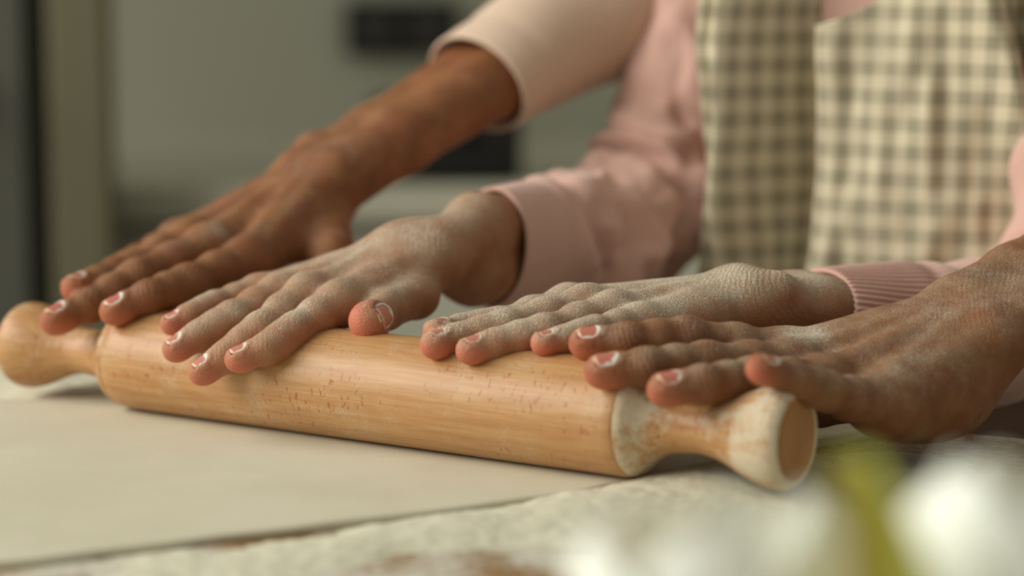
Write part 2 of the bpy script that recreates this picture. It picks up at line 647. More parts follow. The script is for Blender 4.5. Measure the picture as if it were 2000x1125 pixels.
# joints begin
HANDS.update({
    'adult_right': dict(thumb_n=(.3, -.3, .6), flour=.22, crease=.3, blush=.3, dabs=[((-142, 1136, 84), 8, .35)], extra=[],
        joints={
            'elbow': [[86.1, 1370.0, 206.7]],
            'index': [[-129.3, 1128.0, 67.9], [-153.3, 1094.0, 61.3], [-168.4, 1074.0, 57.6], [-182.3, 1068.5, 52.7]],
            'middle': [[-149.6, 1142.0, 72.6], [-179.3, 1110.0, 61.5], [-199.6, 1091.0, 50.7], [-212.1, 1080.1, 46.6]],
            'pinky': [[-169.9, 1178.0, 71.4], [-185.3, 1152.0, 64.3], [-194.5, 1138.0, 61.0], [-201.4, 1127.0, 58.7]],
            'ring': [[-160.4, 1160.0, 73.5], [-185.6, 1130.0, 62.8], [-198.8, 1112.0, 59.0], [-206.0, 1098.0, 59.0]],
            'thumb': [[-96.4, 1185.0, 83.6], [-88.8, 1152.0, 66.8], [-91.2, 1132.0, 54.2], [-96.4, 1118.0, 47.5]],
            'wrist': [[-95.1, 1205.0, 101.4]],
        }),
    'child_right': dict(fore_o=1.3, fore_r=1.18, arch=.5, thumb_n=(.9, .5, .35), fore_lat=(-.2, -.45, .8), flour=.5, crease=.3, blush=.25, dabs=[((-40, 1068, 80), 8, .2), ((-95, 1020, 58), 8, .5), ((-118, 1030, 58), 8, .45)], extra=[[-53.7, 1084.0, 77.8, 10, 16]],
        joints={
            'elbow': [[73.7, 1278.0, 63.6]],
            'index': [[-77.2, 1034.0, 61.5], [-95.6, 1016.5, 51.1], [-107.3, 1009.0, 43.9], [-118.2, 1006.0, 40.8]],
            'middle': [[-92.9, 1047.0, 62.9], [-111.6, 1025.0, 49.8], [-125.9, 1018.0, 39.0], [-135.2, 1014.0, 34.0]],
            'pinky': [[-118.0, 1075.0, 59.4], [-135.6, 1058.0, 55.9], [-145.5, 1048.0, 52.4], [-152.7, 1046.0, 50.2]],
            'ring': [[-106.7, 1062.0, 61.0], [-126.0, 1040.0, 53.0], [-139.6, 1032.0, 46.1], [-148.7, 1028.0, 41.7]],
            'thumb': [[-39.9, 1078.0, 72.6], [-43.8, 1056.0, 60.7], [-56.8, 1036.0, 57.1], [-61.8, 1013.0, 56.0]],
            'wrist': [[-35.5, 1090.0, 76.1]],
        }),
    'child_left': dict(thumb_n=(0, .5, .5), flour=.68, crease=.75, blush=.25, extra=[],
        joints={
            'elbow': [[276.5, 1135.0, 26.4]],
            'index': [[24.6, 1030.0, 60.3], [-6.2, 1006.0, 55.0], [-22.1, 1000.0, 53.7], [-31.4, 984.1, 56.0]],
            'middle': [[32.0, 1012.0, 62.5], [-3.3, 987.0, 56.9], [-22.6, 980.0, 52.8], [-31.7, 972.4, 52.7]],
            'pinky': [[54.5, 985.0, 59.4], [34.3, 968.0, 58.2], [21.9, 960.0, 56.0], [14.0, 956.3, 55.8]],
            'ring': [[43.0, 997.0, 62.3], [13.4, 973.0, 57.4], [-6.4, 966.0, 53.3], [-16.4, 961.4, 52.1]],
            'thumb': [[92.4, 1045.0, 55.9], [70.2, 1058.0, 45.7], [51.5, 1058.0, 41.0], [34.9, 1050.0, 39.4]],
            'wrist': [[107.1, 1032.0, 63.0]],
        }),
    'adult_left': dict(thumb_n=(0, .6, .5), flour=.38, crease=.25, blush=.2, dabs=[((122, 968, 60), 8, .6), ((160, 952, 24), 9, .9), ((190, 965, 26), 8, .5)], extra=[[157.1, 955.0, 30.8, 13, 16], [171.8, 966.0, 28.1, 14, 20], [186.9, 976.0, 30.6, 16, 20]],
        joints={
            'elbow': [[384.3, 1170.0, 116.2]],
            'index': [[114.6, 976.0, 47.3], [72.0, 956.0, 57.5], [47.1, 945.0, 57.8], [31.4, 945.1, 57.6]],
            'middle': [[117.3, 962.0, 44.9], [78.6, 938.0, 49.7], [53.6, 923.0, 50.9], [37.2, 920.5, 50.3]],
            'pinky': [[145.7, 936.0, 33.8], [124.1, 910.0, 43.7], [109.4, 899.0, 50.4], [97.2, 891.0, 56.1]],
            'ring': [[128.4, 948.0, 40.3], [95.8, 922.0, 46.3], [74.8, 906.0, 47.1], [60.9, 901.4, 46.5]],
            'thumb': [[190.7, 1000.0, 38.0], [161.2, 1008.0, 24.1], [133.8, 1003.0, 20.5], [117.4, 996.0, 20.7]],
            'wrist': [[202.6, 990.0, 59.1]],
        }),
})
# joints end


class Field:
    def __init__(self, lo, hi, h):
        self.lo = np.array(lo, np.float32)
        self.h = h
        self.n = np.ceil((np.array(hi) - lo) / h).astype(int) + 1
        self.ax = [self.lo[k] + h * np.arange(self.n[k], dtype=np.float32) for k in range(3)]

    def new(self):
        return np.full(self.n, 40.0, np.float32)

    def block(self, lo, hi):
        a = np.clip(np.floor((np.array(lo) - self.lo) / self.h).astype(int), 0, self.n)
        b = np.clip(np.ceil((np.array(hi) - self.lo) / self.h).astype(int) + 1, 0, self.n)
        return tuple(slice(x, y) for x, y in zip(a, b))

    def cone(self, F, a, b, ra, rb, k=3.0, flat=None):
        """tapered capsule smooth-unioned into F; flat=(normal, factor) thins it along normal"""
        a, b = np.array(a, np.float32), np.array(b, np.float32)
        m = max(ra, rb) + k + 3 * self.h
        s = self.block(np.minimum(a, b) - m, np.maximum(a, b) + m)
        if any(x.stop - x.start < 1 for x in s):
            return
        X = self.ax[0][s[0]][:, None, None] - a[0]
        Y = self.ax[1][s[1]][None, :, None] - a[1]
        Z = self.ax[2][s[2]][None, None, :] - a[2]
        d = b - a
        L2 = float(d @ d)
        if L2 > 1e-6:
            t = np.clip((X * d[0] + Y * d[1] + Z * d[2]) / L2, 0, 1)
        else:
            t = np.zeros(np.broadcast_shapes(X.shape, Y.shape, Z.shape), np.float32)
        X, Y, Z = X - t * d[0], Y - t * d[1], Z - t * d[2]
        q = X * X + Y * Y + Z * Z
        if flat is not None:
            n, f = flat
            w = X * n[0] + Y * n[1] + Z * n[2]
            q = q + w * w * (f * f - 1)
        D = np.sqrt(q) - (ra + (rb - ra) * t)
        O = F[s]
        hh = np.maximum(k - np.abs(O - D), 0) / k
        F[s] = np.minimum(O, D) - hh * hh * k * .25

    def ball(self, F, c, r, k=3.0, flat=None):
        self.cone(F, c, c, r, r, k, flat)


def smin(a, b, k):
    hh = np.maximum(k - np.abs(a - b), 0) / k
    return np.minimum(a, b) - hh * hh * k * .25


def surface_nets(F, lo, h):
    n = np.array(F.shape)
    ins = F < 0
    c = np.zeros(n - 1, np.int8)
    for dx in (0, 1):
        for dy in (0, 1):
            for dz in (0, 1):
                c += ins[dx:n[0] - 1 + dx, dy:n[1] - 1 + dy, dz:n[2] - 1 + dz]
    act = (c > 0) & (c < 8)
    I = np.argwhere(act)
    idx = np.full(n - 1, -1, np.int32)
    idx[act] = np.arange(len(I))
    P = np.zeros((len(I), 3))
    W = np.zeros(len(I))
    corners = [(a, b, d) for a in (0, 1) for b in (0, 1) for d in (0, 1)]
    val = {q: F[I[:, 0] + q[0], I[:, 1] + q[1], I[:, 2] + q[2]] for q in corners}
    for q in corners:
        for k in range(3):
            if q[k] == 0:
                q2 = list(q)
                q2[k] = 1
                va, vb = val[q], val[tuple(q2)]
                m = (va < 0) != (vb < 0)
                t = np.where(m, va / np.where(m, va - vb, 1), 0)
                p = np.tile(np.array(q, float), (len(I), 1))
                p[:, k] = t
                P += p * m[:, None]
                W += m
    V = (I + P / W[:, None]) * h + lo
    quads = []
    for k in range(3):
        a = [slice(None)] * 3
        b = [slice(None)] * 3
        a[k], b[k] = slice(0, -1), slice(1, None)
        ia, ib = ins[tuple(a)], ins[tuple(b)]
        e = np.argwhere(ia != ib)
        u, v = (k + 1) % 3, (k + 2) % 3
        ok = (e[:, u] > 0) & (e[:, v] > 0) & (e[:, u] < n[u] - 1) & (e[:, v] < n[v] - 1)
        e = e[ok]
        fl = ia[e[:, 0], e[:, 1], e[:, 2]]
        def at_(du, dv):
            q = e.copy()
            q[:, u] -= du
            q[:, v] -= dv
            return idx[q[:, 0], q[:, 1], q[:, 2]]
        q4 = np.stack([at_(1, 1), at_(0, 1), at_(0, 0), at_(1, 0)], 1)
        q4[~fl] = q4[~fl][:, ::-1]
        quads.append(q4)
    Q = np.concatenate(quads)
    Q = Q[(Q >= 0).all(1)]
    return V, Q


def relax(V, Q, it=2, lam=.5):
    e = np.concatenate([Q[:, [0, 1]], Q[:, [1, 2]], Q[:, [2, 3]], Q[:, [3, 0]]])
    n = len(V)
    cnt = np.bincount(e[:, 0], minlength=n) + np.bincount(e[:, 1], minlength=n)
    cnt = np.maximum(cnt, 1)
    for _ in range(it):
        A = np.stack([np.bincount(e[:, 0], V[e[:, 1], k], n) + np.bincount(e[:, 1], V[e[:, 0], k], n) for k in range(3)], 1)
        V = V + lam * (A / cnt[:, None] - V)
    return V


def unit(v):
    v = np.array(v, float)
    return v / np.linalg.norm(v)


ADULT = dict(h=.95, f={'index': (10.2, 8.3, 7.4, 6.5), 'middle': (10.4, 8.6, 7.6, 6.8), 'ring': (9.8, 8.2, 7.3, 6.5), 'pinky': (8.8, 7.2, 6.4, 5.7)},
             thumb=(13, 11, 9.6, 8.4), palm=11.0, wrist=(11, 17.5), fore=(17, 27), pad=11)
CHILD = dict(h=.8, f={'index': (8.3, 7.0, 6.3, 5.5), 'middle': (8.5, 7.2, 6.5, 5.7), 'ring': (8.1, 6.8, 6.2, 5.5), 'pinky': (7.1, 5.9, 5.3, 4.8)},
             thumb=(10, 9.8, 8.6, 8.4), palm=8.8, wrist=(8.5, 13.6), fore=(12, 24), pad=8.8)


def build_hand(key, S, cut=.55):
    J = {k: np.array(v, float) for k, v in HANDS[key]['joints'].items()}
    side = HANDS[key]
    wr, el = J['wrist'][0], J['elbow'][0]
    mc = {f: J[f][0] for f in ('index', 'middle', 'ring', 'pinky')}
    lat = unit(mc['index'] - mc['pinky'])
    fwd = unit((mc['index'] + mc['middle'] + mc['ring'] + mc['pinky']) / 4 - wr)
    nrm = np.cross(lat, fwd)
    if nrm[2] < 0: nrm = -nrm
    nrm = unit(nrm)
    latw = unit(lat - fwd * (lat @ fwd))
    cutp = wr + (el - wr) * cut
    pts = np.vstack([J[f] for f in ('index', 'middle', 'ring', 'pinky', 'thumb')] + [wr[None], cutp[None]])
    mg = S['fore'][1] + 12
    G = Field(pts.min(0) - 22, pts.max(0) + mg, S['h'])
    # --- palm
    A = G.new()
    pr = S['palm']
    for f, o in zip(('index', 'middle', 'ring', 'pinky'), (.9, .35, -.3, -.95)):
        ca = wr + latw * o * S['wrist'][0] * 1.1 + fwd * pr * .6 + nrm * pr * side.get('arch', .15)
        r1 = S['f'][f][0]
        m = mc[f] - nrm * r1 * .18
        G.cone(A, ca, m, pr * 1.02, r1 * .98, 7)
        mid = (ca + mc[f]) / 2 - nrm * pr * .55
        G.ball(A, mid, pr * .85, 9)
        G.ball(A, mc[f] + nrm * r1 * .06, r1 * .93, 6)                                # knuckle
        t0 = wr + latw * o * 4 + nrm * S['wrist'][1] * .62 + fwd * pr
        G.cone(A, t0, mc[f] + nrm * r1 * .60, pr * .16, pr * .20, 6)      # tendon
    G.cone(A, mc['index'] - nrm * pr * .55 - fwd * 3, mc['pinky'] - nrm * pr * .5 - fwd * 4, pr * .78, pr * .7, 8)
    # heel of the hand: ulnar side and ball of the thumb
    pad = S['pad']
    G.cone(A, wr - latw * S['wrist'][0] * 1.25 + fwd * pad * 1.0 - nrm * pad * .45, mc['pinky'] - nrm * pad * .55 - fwd * pad * .9 - latw * 1.5, pad * 1.02, pad * .78, 9)
    cmc, tm = J['thumb'][0], J['thumb'][1]
    G.cone(A, cmc, tm, S['thumb'][0], S['thumb'][1], 8)
    G.cone(A, cmc - nrm * pad * .3, (mc['index'] * .65 + mc['middle'] * .35) - nrm * pad * .8 - fwd * pad, pad * .95, pad * .6, 9)
    G.cone(A, tm * .6 + cmc * .4, mc['index'] - nrm * pr * .5 - fwd * pr * 1.2, pad * .55, pad * .45, 9)   # web
    # --- wrist and forearm
    o, r = S['wrist']
    fl = unit(el - wr)
    fl_ = np.array(side.get('fore_lat', lat), float)
    lf = unit(fl_ - fl * (fl_ @ fl))
    o2, r2 = S['fore']
    fo = side.get('fore_o', 1.0)
    fr = side.get('fore_r', 1.0)
    far = wr + (el - wr) * (cut + .12)
    w1 = wr + (el - wr) * .16
    rm = r + (r2 - r) * .55
    for sg in (-1, 1):
        G.cone(A, wr + latw * sg * o + fwd * 4, w1 + lf * sg * o * .95 * fo, r * 1.0, r * .96 * fr, 9)
        G.cone(A, w1 + lf * sg * o * .95 * fo, far + lf * sg * o2 * .75 * fo, r * .96 * fr, rm * (1.0 if fr == 1 else .86), 9)
    G.ball(A, wr - latw * (o + r * .45) + nrm * r * .55 + fl * r * .5, r * .5, 7)          # ulna head
    for x_, y_, z_, r_, k_ in side.get('extra', []):
        G.ball(A, (x_, y_, z_), r_, k_)
    # --- fingers
    bulge = (1.0, .0) if S is CHILD else (.985, .03)
    Fg = G.new()
    tips = []
    for f in ('index', 'middle', 'ring', 'pinky'):
        js, rs = J[f], S['f'][f]
        T = G.new()
        fn = unit(nrm + np.array(side.get('roll', {}).get(f, (0, 0, 0)), float))
        for i in range(3):
            a, b, ra, rb = js[i], js[i + 1], rs[i], rs[i + 1]
            d = unit(b - a)
            n2 = unit(fn - d * (fn @ d))
            m = (a + b) / 2
            rm_ = (ra + rb) / 2
            if i < 2:
                G.cone(T, a, m, ra * .97, rm_ * bulge[0], 4)
                G.cone(T, m, b, rm_ * bulge[0], rb * .965, 4)
                G.ball(T, m - n2 * rm_ * .12, rm_ * .96, 5)
                G.ball(T, b + n2 * rb * bulge[1], rb * .975, 5)                                # joint
            else:
                G.cone(T, a, b, ra * .96, rb * .97, 3)
                G.ball(T, m * .35 + b * .65 - n2 * rb * .16, rb * 1.0, 3)
                G.ball(T, b + d * rb * .42 - n2 * rb * .10, rb * .80, 5)
        Fg = np.minimum(Fg, T)
        d = unit(js[3] - js[2])
        tips.append((f, js[3], d, unit(fn - d * (fn @ d)), rs[3]))
    A = smin(A, Fg, 5.5 if S is CHILD else 6.5)
    # --- thumb
    T = G.new()
    js, rs = J['thumb'], S['thumb']
    tn = unit(np.array(side['thumb_n'], float))
    d = unit(js[3] - js[2])
    n2 = unit(tn - d * (tn @ d))
    G.cone(T, js[1], js[2], rs[1], rs[2], 3)
    G.ball(T, js[1], rs[1] * 1.02, 3)
    G.ball(T, js[2] + n2 * rs[2] * .08, rs[2] * 1.0, 3)
    G.cone(T, js[2], js[3], rs[2] * .95, rs[3] * .98, 3, )
    G.ball(T, js[3] - n2 * rs[3] * .12, rs[3] * .98, 3)
    G.ball(T, js[3] + d * rs[3] * .25 - n2 * rs[3] * .05, rs[3] * .86, 4)
    tips.append(('thumb', js[3], d, n2, rs[3]))
    A = smin(A, T, 3.6)
    V, Q = surface_nets(A, G.lo, G.h)
    V = relax(V, Q, 3, .5)
    # --- nails, nail folds and attributes
    red = np.zeros(len(V))
    flour = np.zeros(len(V))
    crease = np.zeros(len(V))
    vn = np.zeros_like(V)
    tri = np.cross(V[Q[:, 2]] - V[Q[:, 0]], V[Q[:, 3]] - V[Q[:, 1]])
    for k in range(4):
        for ax_ in range(3):
            vn[:, ax_] += np.bincount(Q[:, k], tri[:, ax_], len(V))
    vn /= np.maximum(np.linalg.norm(vn, axis=1, keepdims=True), 1e-9)
    nails = []
    own = []
    for f, tip, d, n2, r in tips:
        a_, b_ = J[f][2], tip
        t_ = np.clip((V - a_) @ (b_ - a_) / ((b_ - a_) @ (b_ - a_)), 0, 1)
        own.append(np.linalg.norm(V - a_ - t_[:, None] * (b_ - a_), axis=1) - r)
    own = np.argmin(np.array(own), 0)
    for fi, (f, tip, d, n2, r) in enumerate(tips):
        b2 = np.cross(d, n2)
        rel = V - tip
        s = rel @ d
        near = (np.abs(s) < 4 * r) & (np.linalg.norm(rel, axis=1) < 3.4 * r)
        x, y = rel @ b2, rel @ n2
        near &= (np.hypot(x, y) < 1.5 * r) & (own == fi)
        red[near] = np.maximum(red[near], sstep(-2.2 * r, .6 * r, s[near]) * (.5 + .45 * sstep(.5, -.6, y[near] / r)))
        phi = np.arctan2(x, y)
        rho = np.hypot(x, y)
        pm = math.radians(48)
        s0 = .12 * r - .95 * r * np.sqrt(np.maximum(1 - np.clip(np.abs(phi) / pm, 0, 1) ** 2.0, 0))
        inside = near & (np.abs(phi) < pm) & (s > s0) & (y > 0) & (s < .72 * r)
        R = nail_rho(s, r)
        push = np.where(inside, np.maximum(rho - (R - .55), 0), 0)
        dirv = (np.outer(np.sin(phi), b2) + np.outer(np.cos(phi), n2))
        V -= dirv * push[:, None]
        # fold around the nail
        band = near & ~inside & (np.abs(phi) < pm + .5) & (s > s0 - .45 * r) & (s < .75 * r) & (y > -.2 * r)
        V += vn * (.05 * r * band)[:, None]
        nails.append(nail_geo(tip, d, n2, b2, r))
    # flour lies on upward facing backs of the hand, thin on finger sides
    up = np.clip(vn @ unit(nrm + np.array([0, -.15, .5])), 0, 1)
    n1 = fbm(V / 16.0, 3, 41)
    flour = side['flour'] * (.25 + .75 * up) * (.55 + .9 * n1) * (1 - .55 * red)
    along = (V - wr) @ fl
    flour *= 1 - .8 * sstep(10, 75 if S is CHILD else 110, along)
    for c, rad, amt in side.get('dabs', []):
        flour += amt * np.exp(-(np.linalg.norm(V - np.array(c, float), axis=1) / rad) ** 2)
    dw = np.linalg.norm(V - (wr + nrm * r), axis=1)
    crease = np.exp(-(dw / (26 if S is CHILD else 30)) ** 2) * side.get('crease', .5)
    for f in ('index', 'middle', 'ring', 'pinky'):
        for ji in (1, 2):
            jd = np.linalg.norm(V - J[f][ji], axis=1) / S['f'][f][ji]
            crease = np.maximum(crease, (.4 if S is CHILD else .65) * np.exp(-np.maximum(jd - .9, 0) ** 2 * 9) * (vn @ nrm > .2))
    red = np.maximum(red, side.get('blush', .15) * fbm(V / 10.0, 2, 77))
    side['lf'] = lf
    return V / 1000, Q, dict(red=red, flour=flour, crease=crease), nails, (wr, el, cutp)


def nail_rho(s, r):
    t = (s + .85 * r) / (1.7 * r)
    return r * (1.0 - .10 * np.clip(t, 0, 1.2) ** 2)


def nail_geo(tip, d, n2, b2, r):
    nu, nv = 22, 25
    u = np.linspace(0, 1, nu)[:, None]
    v = np.linspace(-1, 1, nv)[None, :]
    pm = math.radians(50)
    phi = v * pm
    s0 = .12 * r - .98 * r * np.sqrt(np.maximum(1 - np.abs(v) ** 2.0, 0))
    s1 = .88 * r - .42 * r * np.abs(v) ** 2.2
    s = s0 + (s1 - s0) * u
    rho = nail_rho(s, r) - .06 * r * np.abs(v) ** 4
    sd = int(abs(tip[0] * 13 + tip[1] * 7)) % 1000
    nz = fbm(np.stack([v * 2.2 + 0 * u, u * 2.2 + 0 * v, 0 * u * v + sd], -1), 3, 5)
    near_side = np.maximum(np.abs(v) + 0 * u, 1 - 1.25 * u * (1 + 0 * v))
    rim = sstep(.60, .84, near_side + .45 * (nz - .5)) * sstep(.96, .72, u + 0 * v)
    rho = rho + .045 * rim * r - .12 * r * sstep(.96, 1, np.abs(v)) - .12 * r * sstep(.06, 0, u) - .11 * r * sstep(.80, 1, u)
    P = tip + s[..., None] * d + (rho * np.cos(phi))[..., None] * n2 + (rho * np.sin(phi))[..., None] * b2
    th_ = .10 * r + .16 * r * sstep(.6, 1, u)
    lower = tip + (s - .12 * r * u)[..., None] * d + ((rho - th_) * np.cos(phi))[..., None] * n2 + ((rho - th_) * np.sin(phi))[..., None] * b2
    V = np.concatenate([P.reshape(-1, 3), lower.reshape(-1, 3)]) / 1000
    n = nu * nv
    Q = grid_quads(nu, nv)
    # edge strip
    ring = [j for j in range(nv)] + [i * nv + nv - 1 for i in range(1, nu)] + [(nu - 1) * nv + j for j in range(nv - 2, -1, -1)] + [i * nv for i in range(nu - 2, 0, -1)]
    ring = np.array(ring)
    st = np.stack([ring, ring + n, np.roll(ring, -1) + n, np.roll(ring, -1)], 1)
    edge = sstep(.80, .90, u) + 0 * v
    at_ = dict(rim=np.tile(rim.ravel(), 2), edge=np.tile(edge.ravel(), 2))
    return V, np.concatenate([Q[:, ::-1], Q[:, ::-1] + n, st]), at_


def coarse_body(segs, h=7.0):
    pts = np.array([p for s in segs for p in s[:2]], float)
    G = Field(pts.min(0) - 160, pts.max(0) + 160, h)
    A = G.new()
    for s in segs:
        G.cone(A, s[0], s[1], s[2], s[3], 30, s[4] if len(s) > 4 else None)
    V, Q = surface_nets(A, G.lo, G.h)
    return V / 1000, Q


def sweep(path, rad, n=96, per=10, disp=None, wall=.0016, tuck=.02, squash=None, ell=None):
    """cloth tube along path (m); starts with a turned-in hem. rad: list per key point. disp(s, th)->radial offset"""
    P = catmull(path, per)
    rr = catmull(np.array([[r, 0] for r in rad]), per)[:, 0]
    seg = np.linalg.norm(np.diff(P, axis=0), axis=1)
    s = np.concatenate([[0], np.cumsum(seg)])
    T = np.gradient(P, axis=0)
    T /= np.linalg.norm(T, axis=1, keepdims=True)
    up = np.array([0, 0, 1.0]) if ell is None else np.array(ell[0], float)
    Nn = up - T[0] * (T[0] @ up)
    Nn /= np.linalg.norm(Nn)
    th = np.linspace(0, 2 * np.pi, n, endpoint=False)
    rings = []
    frames = []
    for i in range(len(P)):
        Nn = Nn - T[i] * (Nn @ T[i])
        Nn /= np.linalg.norm(Nn)
        frames.append((Nn.copy(), np.cross(T[i], Nn)))
    def ring(i, dr):
        N1, B1 = frames[i]
        r = rr[i] + dr
        if disp is not None:
            r = r + disp(np.full(n, s[i]), th)
        sq = squash if squash else 1.0
        if ell is not None:
            w_ = sstep(ell[3], 0, s[i])
            c_, s_ = np.cos(th), np.sin(th)
            re = 1 / np.sqrt((c_ / ell[1]) ** 2 + (s_ / ell[2]) ** 2)
            r = r + (re - rr[0]) * w_
        return P[i] + (np.cos(th) * r * sq)[:, None] * N1 + (np.sin(th) * r)[:, None] * B1
    k = int(np.searchsorted(s, tuck))
    S_ = []
    for i in range(k, -1, -1):
        rings.append(ring(i, -wall * 1.6))
        S_.append(s[i])
    rings.append(ring(0, -wall * .6) - T[0] * wall * .8)
    S_.append(0)
    for i in range(len(P)):
        rings.append(ring(i, 0))
        S_.append(s[i])
    V = np.concatenate(rings)
    uv = np.stack([np.tile(th / (2 * np.pi), len(rings)), np.repeat(S_, n)], 1)
    return V, grid_quads(len(rings), n, True), uv


def join(parts):
    V, Q, off = [], [], 0
    for v, q in parts:
        V.append(v)
        Q.append(q + off)
        off += len(v)
    return np.concatenate(V), np.concatenate(Q)


def person(name, label, keys, S, skin, nailm, segs, root, cuts):
    e = empty(name, root, label=label, cat='person')
    inv = -np.array(root)
    Vs, Qs, at_, off, allnails = [], [], {'red': [], 'flour': [], 'crease': []}, 0, []
    for k, c in zip(keys, cuts):
        V, Q, a, nails, _ = build_hand(k, S, c)
        Vs.append(V)
        Qs.append(Q + off)
        off += len(V)
        for q in at_:
            at_[q].append(a[q])
        allnails += nails
    V, Q = coarse_body(segs)
    Vs.append(V)
    Qs.append(Q + off)
    for q in at_:
        at_[q].append(np.zeros(len(V)))
    V = np.concatenate(Vs) + inv
    obj('body', mesh_np('body', V, np.concatenate(Qs), skin, True, {q: np.concatenate(at_[q]) for q in at_}), e,
        label='bare floury hands and forearms')
    for nv_, nq, na in allnails:
        obj('fingernail', mesh_np('fingernail', nv_ + inv, nq, nailm, True, na), e)
    return e


# ------------------------------------------------------------------ cloth materials
def knit(name, a, b, scale=500, rib=False):
    m = NT(name)
    o = m.obj()
    n1 = m.noise(o, 30, 4)
    n2 = m.noise(o, scale, 3, .7)
    m.base(m.mix(m.math('ADD', m.math('MULTIPLY', n1, .6), m.math('MULTIPLY', n2, .4)), a, b))
    m.rough(.95)
    m.b.inputs['Sheen Weight'].default_value = .25
    m.b.inputs['Sheen Roughness'].default_value = .5
    m.bump(n2, .4, .0008)
    return m.m


M['pink'] = knit('pink_knit', lin(220, 180, 166), lin(206, 162, 148))
M['cream'] = knit('cream_pink_knit', lin(220, 194, 172), lin(208, 178, 154))
M['denim'] = knit('dark_trousers', lin(74, 52, 34), lin(58, 40, 26))
M['shoe'] = plain('shoe_canvas', lin(210, 205, 195), .8, .1, 60)


def gingham():
    m = NT('gingham')
    tc = m.n('TexCoord')
    sp = m.n('SeparateXYZ')
    m.t.links.new(tc.outputs['UV'], sp.inputs[0])
    per = .0140
    def stripe(x):
        w = m.math('SINE', m.math('MULTIPLY', x, 2 * math.pi / per))
        return m.ramp(w, -.25, .25)
    a, b = stripe(sp.outputs[0]), stripe(sp.outputs[1])
    f = m.math('MULTIPLY', m.math('ADD', a, b), .5)
    col = m.mix(f, lin(214, 203, 174), lin(142, 135, 110))
    weave = m.noise(m.obj(), 700, 2)
    col = m.mix(m.math('MULTIPLY', weave, .2), col, lin(236, 228, 204))
    m.base(col)
    m.rough(.9)
    m.bump(weave, .3, .0006)
    return m.m


M['gingham'] = gingham()

# ------------------------------------------------------------------ the smaller person, pink sweater and apron
SH_R, SH_L = (135, 1352, 272), (314, 1228, 276)
CC = np.array([.238, 1.292])              # torso centre
FD = np.array([-.548, -.836])             # facing
SD = np.array([.836, -.548])              # towards the person's left
EL2, EL3 = HANDS['child_right']['joints']['elbow'][0], HANDS['child_left']['joints']['elbow'][0]
W2, W3 = HANDS['child_right']['joints']['wrist'][0], HANDS['child_left']['joints']['wrist'][0]
mm = lambda *p: [np.array(q, float) for q in p]
def mix3(a, b, t): return np.array(a) * (1 - t) + np.array(b) * t
cx, cy = CC * 1000
hipR = (cx - 836 * .07, cy + 548 * .07, -60)
hipL = (cx + 836 * .07, cy - 548 * .07, -60)
segs = [(mix3(W2, EL2, .50), mix3(EL2, SH_R, .08), 15, 15), (mix3(EL2, SH_R, .08), SH_R, 15, 26), (mix3(W3, EL3, .4), mix3(EL3, SH_L, .09), 15, 15), (mix3(EL3, SH_L, .09), SH_L, 15, 26),
        (SH_R, SH_L, 30, 30), ((cx, cy, 230), (cx, cy, 20), 68, 66), (hipR, hipL, 60, 60),
        (hipR, (hipR[0], hipR[1], -420), 48, 34), ((hipR[0], hipR[1], -420), (hipR[0], hipR[1], -770), 34, 24),
        (hipL, (hipL[0], hipL[1], -420), 48, 34), ((hipL[0], hipL[1], -420), (hipL[0], hipL[1], -770), 34, 24),
        ((cx, cy, 250), (cx - 15, cy - 22, 345), 34, 32)]
kid = person('person', 'person in pink sweater and gingham apron pressing both hands on the rolling pin', ['child_right', 'child_left'], CHILD,
             M['skin_child'], M['nail_child'], segs, (CC[0], CC[1], FL), (.5, .45))
KI = -np.array([CC[0], CC[1], FL])


def ridge(x):
    """soft folds with a narrower valley between them"""
    return 1 - 2 * np.abs(np.cos(x / 2)) ** 5


def folds_r(s, th):
    # oblique wrinkles pushed up the forearm, deeper towards the elbow; they fade in and out around the arm
    cyl = np.stack([np.cos(th) * 1.3, np.sin(th) * 1.3, s * 16], -1)
    a = sstep(.034, .060, s)
    m1 = sstep(.30, .62, fbm(cyl, 2, 61))
    m2 = sstep(.30, .60, fbm(cyl + 7.3, 2, 67))
    w = ridge(s * 185 + 2.0 * np.cos(th - .6) + .9 * np.sin(2 * th + .4))
    w2 = ridge(s * 115 - 2.8 * np.cos(th + .5) + 1.6)
    n_ = fbm(cyl * [1, 1, 1.6], 3, 51) - .5
    cuffline = -.0014 * np.exp(-((s - .036) / .004) ** 2)
    return a * (.0034 * w * m1 + .0070 * sstep(.055, .10, s) * w2 * m2 + .012 * n_) + cuffline


def folds_l(s, th):
    rib = .00055 * np.cos(th * 52) * sstep(.058, .048, s)
    a = .0030 * sstep(.05, .08, s) * np.sin(s * 130 + 1.6 * np.cos(th) + 2)
    return rib + a - .0012 * np.exp(-((s - .052) / .005) ** 2)


